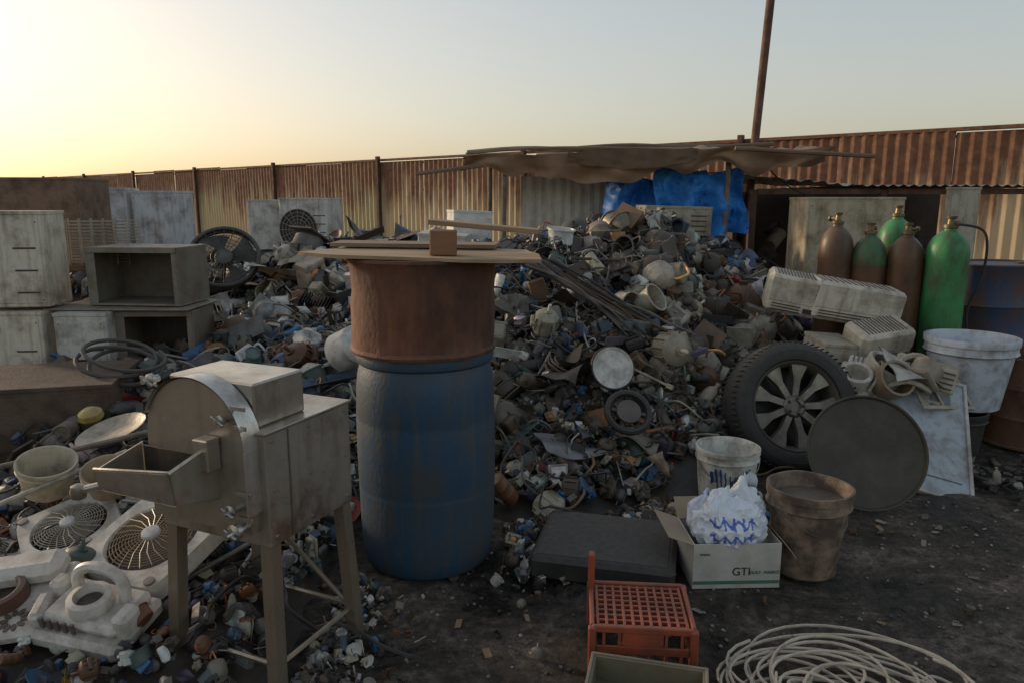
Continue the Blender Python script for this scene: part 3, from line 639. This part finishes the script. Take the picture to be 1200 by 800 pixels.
def openframe(name,loc,s,col,rot=(0,0,0),stuff=True,inner=(.06,.05,.04)):
    w,d,h=s;b=B();t=.014
    b.add(bx(-w/2,w/2,-d/2,d/2,0,t,.003),col);b.add(bx(-w/2,w/2,-d/2,d/2,h-t,h,.003),col)
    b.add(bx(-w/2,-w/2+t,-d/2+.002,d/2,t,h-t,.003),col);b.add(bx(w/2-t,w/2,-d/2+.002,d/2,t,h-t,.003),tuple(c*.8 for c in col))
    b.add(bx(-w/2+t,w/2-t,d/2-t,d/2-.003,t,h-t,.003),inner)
    b.add(bx(-w/2+t,-w/2+.07,-d/2+.004,-d/2+.012,t,h-t,.002),col);b.add(bx(w/2-.05,w/2-t,-d/2+.004,-d/2+.012,t,h-t,.002),col)
    b.add(bx(-w/2+.01,w/2-.01,-d/2-.004,-d/2-.0005,h-.04,h-.005,.001),col)
    if stuff:
        for i in range(7):
            p=prot[rng.choice(len(prot),p=pw)][0];b.add(p.t((random.uniform(-w*.3,w*.3),random.uniform(-.05,d*.3),.1+random.uniform(0,.08)),(random.random()*6,random.random()*6,0),.16),random.choice([(.05,.05,.05),(.12,.1,.08),(.12,.11,.1)]))
    return b.obj(name,PAINT,loc,rot)
cw=(.62,.57,.46)
casing('air_conditioner_unit',(-3.58,5.3,.86),(.62,.35,.66),cw,(0,0,.12),louv=3)
casing('air_conditioner_unit',(-3.58,5.25,.28),(.58,.35,.55),cw,(0,0,.05),louv=2)
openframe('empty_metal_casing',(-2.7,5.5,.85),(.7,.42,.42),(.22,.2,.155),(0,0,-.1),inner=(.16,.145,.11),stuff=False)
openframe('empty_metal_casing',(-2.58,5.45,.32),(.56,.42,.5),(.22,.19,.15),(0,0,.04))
casing('white_appliance_casing',(-3.03,5.3,.3),(.36,.4,.52),(.55,.54,.48),(0,0,.05),louv=2)
b=B();b.add(bx(-.52,.52,-.27,.27,-.012,0,.003),(.25,.22,.18));b.obj('metal_shelf_sheet',PAINT,(-2.8,5.45,.843),(0,0,-.03))
b=B()
for j in range(2):
    oy=.22*j
    for i in range(13): b.add(tube([(-.3,oy,.02+.025*i),(.3,oy,.02+.025*i)],.0035,4),(.35,.32,.26),.4)
    for i in range(8): b.add(tube([(-.3+.086*i,oy-.005,0),(-.3+.086*i,oy-.005,.34)],.006,5),(.38,.34,.27),.4)
b.obj('wire_condenser_rack',PAINT,(-3.2,5.6,1.12),(0,0,.1))
casing('rusty_tank',(-4.15,6.6,1.0),(.95,.6,.78),(.2,.13,.09),(0,0,.1),mat=RUST)
casing('white_cabinet',(-4.35,8.1,1.0),(.5,.5,.72),(.5,.52,.53),(0,0,.2));casing('white_cabinet',(-3.8,8.2,.95),(.42,.5,.74),(.52,.55,.57),(0,0,-.1))
casing('air_conditioner_unit',(-3.3,10.2,.85),(.5,.4,.75),(.55,.55,.52),(0,0,.2));casing('air_conditioner_unit',(-2.65,9.9,.85),(.7,.4,.77),(.56,.56,.53),(0,0,-.2),grille=True,louv=5)
casing('rusty_machine_block',(-2.85,4.35,0),(.95,.7,.56),(.12,.085,.06),(0,0,.25),mat=RUST)
casing('beige_cabinet',(3.1,7.0,.75),(.86,.5,.87),(.46,.39,.27),(0,0,-.03))
casing('beige_door_panel',(4.55,7.6,.2),(.36,.06,1.52),(.42,.38,.29),(0,0,.2))
casing('air_conditioner_unit',(1.5,7.0,1.28),(.62,.35,.26),(.36,.33,.26),(0,.03,.1),louv=4)
casing('white_carton',(-.4,6.9,1.25),(.36,.3,.25),(.64,.62,.58),(0,.04,.3),mat=CARD)
casing('white_carton',(-.6,6.6,1.15),(.42,.3,.16),(.55,.53,.48),(.05,.06,-.1),mat=CARD)
def acin(name,loc,rot,w,d,h,c):
    b=B();b.add(bx(-w/2,w/2,-d/2,d/2,-h/2,h/2,.025),c)
    b.add(bx(-w/2+.02,w/2-.02,-d/2-.006,-d/2-.001,-h/2+.09,h/2-.02,.003),tuple(q*.96 for q in c))
    for i in range(3): b.add(bx(-w/2+.05,w/2-.12,-d/2-.01,-d/2-.004,-h/2+.025+.02*i,-h/2+.032+.02*i,.002),(.05,.045,.04))
    b.add(bx(w/2-.1,w/2-.04,-d/2-.009,-d/2-.004,-h/2+.03,-h/2+.065,.002),(.04,.04,.04))
    for i in range(12): b.add(bx(-w/2+.05+i*(w-.1)/12,-w/2+.06+i*(w-.1)/12,-d/2+.03,d/2-.03,h/2,h/2+.004,.001),(.08,.07,.06))
    return b.obj(name,PAINT,loc,rot)
wc=(.6,.55,.44)
acin('air_conditioner_casing',(1.98,5.2,.96),(.12,R(10),R(-14)),.36,.26,.27,wc)
acin('air_conditioner_casing',(2.38,5.15,.9),(.1,R(9),R(-3)),.62,.28,.27,(.64,.59,.49))
acin('air_conditioner_casing',(2.46,4.9,.68),(.35,R(-6),R(12)),.4,.24,.22,wc)
casing('small_beige_box',(2.12,4.9,.47),(.26,.25,.22),(.46,.42,.33),(.15,.1,.2))
b=B()
for i,(x,y,z,rx,ry,rz,s) in enumerate([(0,0,0,.5,.3,.2,.45),(.28,.05,.04,1.2,.2,-.5,.4),(-.2,-.05,.05,.2,-.5,1,.32),(.12,-.12,.08,.9,.1,2,.3)]):
    b.add(p_housing().t((x,y,z),(rx,ry,rz),s),[(.5,.46,.37),(.42,.37,.28),(.55,.52,.45),(.3,.26,.2)][i])
b.add(lathe([(.1,0),(.13,0),(.15,.1),(.15,.2),(.13,.2),(.12,.1),(.1,0)],24).t((-.05,-.1,.03),(1.0,.3,0),.75),(.25,.19,.12))
b.add(p_sheet().t((.1,-.1,.12),(.5,.2,.3),.4),(.5,.48,.42));b.add(p_frame().t((.3,-.1,.0),(.8,.1,.3),.4),(.4,.36,.28))
b.obj('washing_machine_parts',PLAST,(2.32,4.5,.46))
def single(name,parts,loc,rot=(0,0,0),mat=SCRAP):
    b=B()
    for p in parts: b.add(*p)
    return b.obj(name,mat,loc,rot)
def condfan(name,loc,r,rot,c=(.07,.065,.06)):
    ps=[(ring(r,.018,36,7),c,.2),(lathe([(r*.98,-.08),(r,-.08),(r,0)],36),c,.2)]
    for k in range(1,8): ps.append((ring(r*k/8,.0035,32,4),c,.2))
    for k in range(10):
        a=math.pi*k/10;ps.append((tube([(-r*math.cos(a),-r*math.sin(a),.006),(r*math.cos(a),r*math.sin(a),.006)],.004,4),c,.2))
    ps.append((p_fan().t((0,0,-.05),(0,0,.4),r*1.8),(.1,.1,.1),0));return single(name,ps,loc,rot)
condfan('fan_guard',(-2.6,6.7,1.1),.3,(R(55),0,R(15)))
single('white_plastic_frame',[(p_frame().t(sc=.42),(.55,.54,.5))],(-1.95,5.4,.62),(R(40),R(8),R(-10)),PLAST)
single('white_motor_housing',[(lathe([(0,0),(.1,0),(.13,.03),(.13,.2),(.1,.23),(.05,.25),(0,.25)],24),(.6,.58,.54)),(box(.1,.1,.16).t((.13,0,.12)),(.5,.48,.45))],(-1.13,4.7,.62),(1.1,.4,.8),PLAST)
single('white_round_plate',[(lathe([(0,0),(.11,.003),(.12,.012),(.125,.012),(.12,0)],32),(.65,.63,.57)),(ring(.125,.012,32,6),(.03,.03,.03))],(.6,4.3,.62),(R(65),0,R(10)))
single('black_pulley_ring',[(ring(.12,.02,28,8),(.02,.02,.02)),(lathe([(0,0),(.07,0),(.07,.02),(0,.02)],20),(.12,.1,.09)),(box(.2,.02,.02),(.05,.05,.05))],(.66,4.05,.42),(R(50),R(10),0))
single('white_cooking_pot',[(p_pot(24).t(sc=.24),(.6,.6,.58)),(ring(.02,.004,10,4).t((.12,0,.12),(math.pi/2,0,0)),(.05,.05,.05))],(.38,6.0,1.22),(.1,.1,0),PLAST)
b=B()
for i in range(22):
    o_=random.uniform(-.11,.11);b.add(tube(spl([(-.42+o_,.1+random.uniform(-.03,.03),.3+random.uniform(-.05,.05)),(-.1+o_,0,.12+random.uniform(-.04,.04)),(.2+o_*1.5,-.1,-.05+random.uniform(-.04,.04)),(.42+o_*2,-.22,-.22+random.uniform(-.08,.08))],5),random.uniform(.004,.012),6),random.choice([(.2,.18,.16),(.05,.045,.04),(.12,.07,.04),(.04,.04,.04)]),.3)
b.obj('pipe_bundle',SCRAP,(.6,5.0,.88))
big=[('p_comp',.3),('p_motor',.3),('p_block',.28),('p_pot',.22),('p_meter',.28)]
byn={}
for p,_,n_ in prot: byn[n_]=p
b=B()
for i in range(100):
    x=random.uniform(.7,2.2);y=random.uniform(4.6,6.5);n_,s=random.choice(big);s*=random.uniform(.55,1)
    b.add(byn[n_].t((x,y,H(x,y)+.05),(random.random()*6,random.random()*6,random.random()*6),s),random.choice([(.14,.12,.09),(.22,.19,.145),(.07,.058,.046),(.32,.28,.21),(.16,.09,.05),(.09,.11,.11),(.45,.41,.32)]),.2)
b.obj('compressor_pile',SCRAP)
b=B();pts=[]
for i in range(90):
    a=i*.22;rr_=.19+.03*math.sin(i*.31);pts.append((rr_*1.2*math.cos(a),rr_*.8*math.sin(a),.0012*i+.03*math.sin(i*.2)))
b.add(tube(pts,.013,6),(.07,.065,.06));b.obj('hose_coil',RUBBER,(-2.4,4.45,.58),(.35,.1,0))
# ------------------------------------------------------------------ left foreground plastics
def boxfan(name,loc,s,rot,col=(.6,.57,.51),wire=(.33,.24,.14)):
    b=B();h=s/2;r=s*.38
    def f(u,v):
        a=2*math.pi*u;c,s_=math.cos(a),math.sin(a)
        k=h/((abs(c)**7+abs(s_)**7)**(1/7));rad=r+(k-r)*min(1,v/.8)
        z=.03 if v<.75 else .03-.07*(v-.75)/.25
        if v>.8: rad=k*(1+.02*(v-.8)/.2)
        return(rad*c,rad*s_,z-(0.012 if v<.05 else 0))
    b.add(grid(64,12,f),col)
    b.add(lathe([(r,.02),(r*.97,-.05),(r*.6,-.06),(0,-.06)],40),(.09,.08,.07))
    for k in range(2,14): b.add(ring(r*k/14,.0022,36,4).t((0,0,.028+.015*(1-(k/14)**2))),wire)
    for k in range(24):
        a=math.pi*2*k/24;b.add(tube([(r*.14*math.cos(a),r*.14*math.sin(a),.046),(r*.6*math.cos(a+.15),r*.6*math.sin(a+.15),.04),(r*1.0*math.cos(a+.3),r*1.0*math.sin(a+.3),.03)],.0022,4),wire)
    b.add(lathe([(0,.06),(r*.2,.055),(r*.23,.04),(r*.2,.035)],24),(.5,.52,.53))
    for i in range(4):
        a=math.pi/4+i*math.pi/2;b.add(lathe([(.02,0),(.02,.01),(0,.012)],12).t((h*1.15*math.cos(a),h*1.15*math.sin(a),.03)),(.2,.19,.17))
    b.add(bx(-.06,.06,-h*.98,-h*.86,.032,.04,.002),(.3,.28,.25))
    return b.obj(name,PLAST,loc,rot)
boxfan('box_fan',(-1.40,2.70,.29),.44,(R(20),R(4),R(-24)))
boxfan('box_fan',(-1.88,2.95,.22),.38,(R(12),R(-14),R(35)),wire=(.4,.37,.3))
def plasthousing(name,loc,rot,var):
    b=B();c=(.62,.58,.52)
    if var==0:
        b.add(box(.34,.26,.07,.02).t((0,0,.035)),c);b.add(box(.3,.2,.05,.02).t((0,.01,.09)),c)
        b.add(tube(spl([(-.09,.04,.1),(-.09,.05,.18),(-.04,.06,.215),(.04,.06,.215),(.09,.05,.18),(.09,.04,.1)],6),.02,8),c)
        b.add(lathe([(0,0),(.07,0),(.075,.02),(.07,.05),(.05,.055),(.045,.02),(0,.02)],24).t((0,-.01,.11)),c)
        b.add(lathe([(0,0),(.042,0)],20).t((0,-.01,.135)),(.04,.03,.03))
        for i in range(5): b.add(bx(-.13+.03*i,-.115+.03*i,-.105,-.095,.075,.118,.002),(.12,.1,.09))
        b.add(box(.06,.09,.1,.015).t((.15,-.03,.1)),c);b.add(box(.06,.07,.09,.015).t((-.17,.05,.1)),c)
    else:
        b.add(box(.36,.34,.06,.02).t((0,0,.03)),c);b.add(box(.3,.13,.09,.03).t((0,.11,.09)),c)
        b.add(lathe([(.05,0),(.085,0),(.085,.05),(.07,.055),(.06,.05),(.055,0)],28).t((-.03,.0,.06)),(.12,.06,.045))
        b.add(lathe([(0,0),(.055,0)],20).t((-.03,0,.065)),(.03,.025,.02))
        for i in range(10):
            a=2*math.pi*i/10;b.add(lathe([(.009,0),(.009,.003),(0,.003)],8).t((.05+.035*math.cos(a),-.11+.035*math.sin(a),.0605),(0,0,a),(1.8,1,1)),(.05,.04,.035))
        b.add(box(.05,.12,.06,.015).t((.14,-.1,.08)),c)
    return b.obj(name,PLAST,loc,rot)
plasthousing('plastic_motor_housing',(-1.43,2.34,.14),(R(14),R(5),R(-12)),0)
plasthousing('plastic_motor_housing',(-1.75,2.4,.17),(R(16),R(-6),R(8)),1)
bucket('cream_pot',(-2.12,3.2,.3),.12,.1,.16,(.5,.44,.33),PLAST,(.25,.2,0),handle=False)
bucket('small_cream_basket',(-1.78,3.1,.34),.1,.08,.12,(.36,.28,.19),PLAST,(.35,.1,0),handle=False)
single('yellow_cap',[(lathe([(0,0),(.05,0),(.065,.02),(.06,.05),(.03,.07),(0,.072)],20),(.4,.3,.08))],(-2.3,3.9,.42),(.3,0,0),PLAST)
single('round_steel_bowl',[(p_pan().t(sc=.34),(.45,.4,.3),.3)],(-2.02,3.6,.42),(.2,-.2,0))
single('round_steel_bowl',[(p_pan().t(sc=.26),(.3,.27,.2),.5)],(-1.6,3.3,.36),(.4,.1,0))
b=B()
for p_,q_,r_ in(((-2.3,2.8,.3),(-1.8,3.3,.45),.012),((-1.1,2.55,.12),(-.85,3.1,.5),.009),((-1.35,2.5,.15),(-.9,2.9,.3),.01),((-2.5,3.3,.35),(-1.7,3.5,.5),.014)):
    b.add(tube([p_,q_],r_,7),random.choice([(.4,.37,.3),(.2,.18,.15)]),.3)
b.obj('loose_rods',SCRAP)
# ------------------------------------------------------------------ centre foreground
b=B();b.add(box(.62,.52,.11,.02),(.022,.021,.02));b.add(box(.56,.46,.006,.003).t((0,0,.056)),(.026,.025,.023))
b.obj('rubber_block',RUBBER,(.43,3.12,.05),(0,0,R(-14)))
b=B();cc=(.34,.075,.035);w,d,h=.345,.3,.17
for i in range(11): x=-w/2+.02+(w-.04)*i/10;b.add(bx(x-.005,x+.005,-d/2+.016,d/2-.016,h-.006,h,.001),cc)
for i in range(9): y=-d/2+.02+(d-.04)*i/8;b.add(bx(-w/2+.016,w/2-.016,y-.005,y+.005,h-.014,h-.003,.001),cc)
for s_ in(-1,1):
    b.add(bx(-w/2,w/2,s_*d/2-.008,s_*d/2+.008,h-.02,h+.006,.004),cc);b.add(bx(s_*w/2-.008,s_*w/2+.008,-d/2+.008,d/2-.008,h-.02,h+.006,.004),cc)
    b.add(bx(-w/2,w/2,s_*d/2-.006,s_*d/2+.006,0,.03,.003),cc);b.add(bx(s_*w/2-.006,s_*w/2+.006,-d/2+.006,d/2-.006,0,.03,.003),cc)
    for t_ in(-1,1): b.add(bx(s_*w/2-.014,s_*w/2+.014,t_*d/2-.014,t_*d/2+.014,0,h,.005),cc)
    b.add(bx(-w/2+.014,w/2-.014,s_*d/2-.004,s_*d/2+.004,.07,.1,.002),cc)
    b.add(bx(-.07,.07,s_*d/2-.0045,s_*d/2+.0045,.1,h-.02,.002),cc)
    b.add(bx(s_*w/2-.004,s_*w/2+.004,-d/2+.014,d/2-.014,.07,.1,.002),cc)
    for i in range(6):
        x=-w/2+.04+(w-.08)*i/5;b.add(bx(x-.005,x+.005,s_*d/2-.0035,s_*d/2+.0035,.03,.07,.001),cc)
        if abs(x)>.075:b.add(bx(x-.005,x+.005,s_*d/2-.0035,s_*d/2+.0035,.1,h-.02,.001),cc)
        y=-d/2+.04+(d-.08)*i/5;b.add(bx(s_*w/2-.0035,s_*w/2+.0035,y-.005,y+.005,.03,h-.02,.001),cc)
b.add(bx(-w/2-.012,-w/2+.012,d/2-.06,d/2-.02,h,h+.14,.004),cc)
b.obj('plastic_crate',uber('crate_plastic',.5,.7,8,dcol=(.1,.045,.03),bump=.08,dust=.3),(.46,2.44,0),(0,0,R(-5)))
b=B();b.add(openbox(.36,.26,.1,.008),(.17,.155,.1));
for a_ in((-.19,.19,-.14,-.13),(-.19,.19,.13,.14),(-.19,-.18,-.13,.13),(.18,.19,-.13,.13)): b.add(bx(*a_,.045,.055,.002),(.22,.2,.14))
b.obj('shallow_tray',PLAST,(.42,2.07,.05),(R(4),0,R(-14)))
b=B();w,d,h=.37,.28,.2;c=(.5,.48,.43);t=.005
b.add(bx(-w/2,w/2,-d/2,-d/2+t,0,h,.001),c);b.add(bx(-w/2,w/2,d/2-t,d/2,0,h,.001),c);b.add(bx(-w/2,-w/2+t,-d/2+t,d/2-t,0,h,.001),c);b.add(bx(w/2-t,w/2,-d/2+t,d/2-t,0,h,.001),c);b.add(bx(-w/2+t,w/2-t,-d/2+t,d/2-t,.0,.005,.001),c)
br=(.36,.28,.19)
b.add(box(.12,d,.004,.001).t((-w/2-.05,0,h+.015),(0,.35,0)),br);b.add(box(.1,d,.004,.001).t((w/2+.035,0,h-.03),(0,.9,0)),br);b.add(box(w,.11,.004,.001).t((0,d/2+.03,h+.03),(.7,0,0)),br)
b.add(bx(-w/2+.002,w/2-.002,-d/2-.0012,-d/2-.0005,.02,.035,.0002),(.05,.16,.1))
o=b.obj('cardboard_box',CARD,(.935,3.0,0),(0,0,R(2)))
def text(s,parent,loc,size,col,rot=(math.pi/2,0,0)):
    cu=bpy.data.curves.new('lettering','FONT');cu.body=s;cu.size=size;cu.extrude=.0006
    m=bpy.data.materials.new('ink');m.use_nodes=True;m.node_tree.nodes['Principled BSDF'].inputs['Base Color'].default_value=(*col,1);cu.materials.append(m)
    q=bpy.data.objects.new('lettering',cu);sc.collection.objects.link(q);q.parent=parent;q.location=loc;q.rotation_euler=rot
text('GTI',o,(-.02,-.1418,.06),.05,(.02,.02,.03));text('GULF  MARKET',o,(.055,-.1418,.065),.02,(.02,.1,.06));text('www.',o,(-.16,-.1418,.15),.02,(.05,.05,.05))
bg=B()
def bagshape(cx,cy,cz,rx,ry,rz,sd,nu,nv,peak):
    def f(u,v):
        a=2*math.pi*u;t_=math.pi*v;d_=Vector((math.sin(t_)*math.cos(a),math.sin(t_)*math.sin(a),math.cos(t_)))
        w_=d_+.35*Vector((mn.noise(d_*2+Vector((sd,0,0))),mn.noise(d_*2+Vector((0,sd,0))),mn.noise(d_*2+Vector((0,0,sd)))))
        fold=1-abs(mn.noise(Vector((w_.x*2.6,w_.y*2.6,w_.z*1.1+sd))))*2
        fold2=1-abs(mn.noise(Vector((w_.x*6,w_.y*6,w_.z*3+sd))))*2
        r1=.86+.17*fold+.05*fold2+.12*mn.noise(d_*1.3+Vector((0,sd,2)))
        z=cz+rz*r1*d_.z
        if d_.z>.2: z+=peak*(d_.z-.2)*max(0,math.sin(a*1.5+sd))
        return(cx+rx*r1*d_.x,cy+ry*r1*d_.y,z)
    g=grid(nu,nv,f);K=np.ones((len(g.V),3))
    if sd==3:
        for i,v_ in enumerate(g.V):
            X_,Z_=v_[0]-cx,v_[2]-cz
            if v_[1]<cy-.03 and -.1<X_<.09:
                s1=abs(Z_-.045-.012*math.sin(X_*110))<.006;s2=abs(Z_+.015-.012*math.sin(X_*130+1))<.006
                s3=abs(((X_+.1)*26)%1-.5)<.11 and (.025<Z_<.07 or -.035<Z_<.005)
                if s1 or s2 or s3: K[i]=(.12,.2,.6)
    g.K=K;return g
bg.add(bagshape(-.01,-.03,.235,.155,.12,.13,3,220,150,.05),(.7,.74,.8));bg.add(bagshape(.07,.03,.28,.09,.08,.1,8,80,60,.09),(.72,.75,.79));bg.add(bagshape(-.09,.04,.24,.08,.08,.09,14,80,60,.05),(.6,.66,.78))
bg.obj('plastic_bag',uber('bag_plastic',.38,.1,6,dcol=(.4,.42,.45),bump=.1,dust=0),(.935,3.0,0),ang=80)
b=B()
for k in range(5):
    pts=[];ph=random.uniform(0,6);cx=random.uniform(-.08,.08);cy=random.uniform(-.05,.05);kx=random.uniform(.8,1.15);ky=random.uniform(.65,.95)
    for i in range(random.randint(110,160)):
        a=i*.19+ph;r_=.24+.1*math.sin(i*.037+k)+.06*math.sin(i*.11+k*2)+.02*math.sin(i*.5+k)
        pts.append((cx+r_*kx*math.cos(a)+.09*math.sin(i*.029+k),cy+r_*ky*math.sin(a)+.05*math.sin(i*.05+k),.012+.008*k+.035*abs(math.sin(i*.083+k))))
    b.add(tube(pts,.0055,6),(.6,.52,.4))
b.add(tube(spl([(.3,.05,.02),(.38,.1,.03),(.46,.06,.01),(.5,-.02,.01)],8),.0055,6),(.55,.49,.4))
b.obj('rope_coil',uber('rope',.8,.5,12,dcol=(.2,.16,.12),bump=.4,bscale=200,dust=.1),(1.03,2.13,0),ang=60)
# ------------------------------------------------------------------ light
az=R(-62);el=R(12)
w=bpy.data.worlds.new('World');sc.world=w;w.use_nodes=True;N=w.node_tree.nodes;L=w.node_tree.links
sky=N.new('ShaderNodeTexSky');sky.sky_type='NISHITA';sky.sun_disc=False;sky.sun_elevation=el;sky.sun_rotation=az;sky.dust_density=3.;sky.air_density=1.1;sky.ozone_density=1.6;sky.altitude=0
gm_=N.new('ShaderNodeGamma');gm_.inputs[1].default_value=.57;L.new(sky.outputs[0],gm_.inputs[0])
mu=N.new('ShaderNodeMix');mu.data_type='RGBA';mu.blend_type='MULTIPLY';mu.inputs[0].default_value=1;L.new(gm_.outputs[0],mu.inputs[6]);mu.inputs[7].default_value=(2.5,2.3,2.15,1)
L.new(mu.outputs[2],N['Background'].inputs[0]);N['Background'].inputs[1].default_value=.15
ld=bpy.data.lights.new('sun','SUN');ld.energy=2.6;ld.angle=R(5);ld.color=(1,.78,.54);lo=bpy.data.objects.new('sun',ld);sc.collection.objects.link(lo)
dv=Vector((math.sin(az)*math.cos(el),math.cos(az)*math.cos(el),math.sin(el)));lo.rotation_euler=dv.to_track_quat('Z','Y').to_euler()
sc.view_settings.view_transform='Standard';sc.view_settings.look='None';sc.view_settings.exposure=0
cd=bpy.data.cameras.new('camera');cd.lens=26;cd.sensor_width=36;cd.clip_end=2000;cam=bpy.data.objects.new('camera',cd);sc.collection.objects.link(cam)
cam.location=(0,0,1.6);cam.rotation_euler=(R(90-10.8),0,0);sc.camera=cam
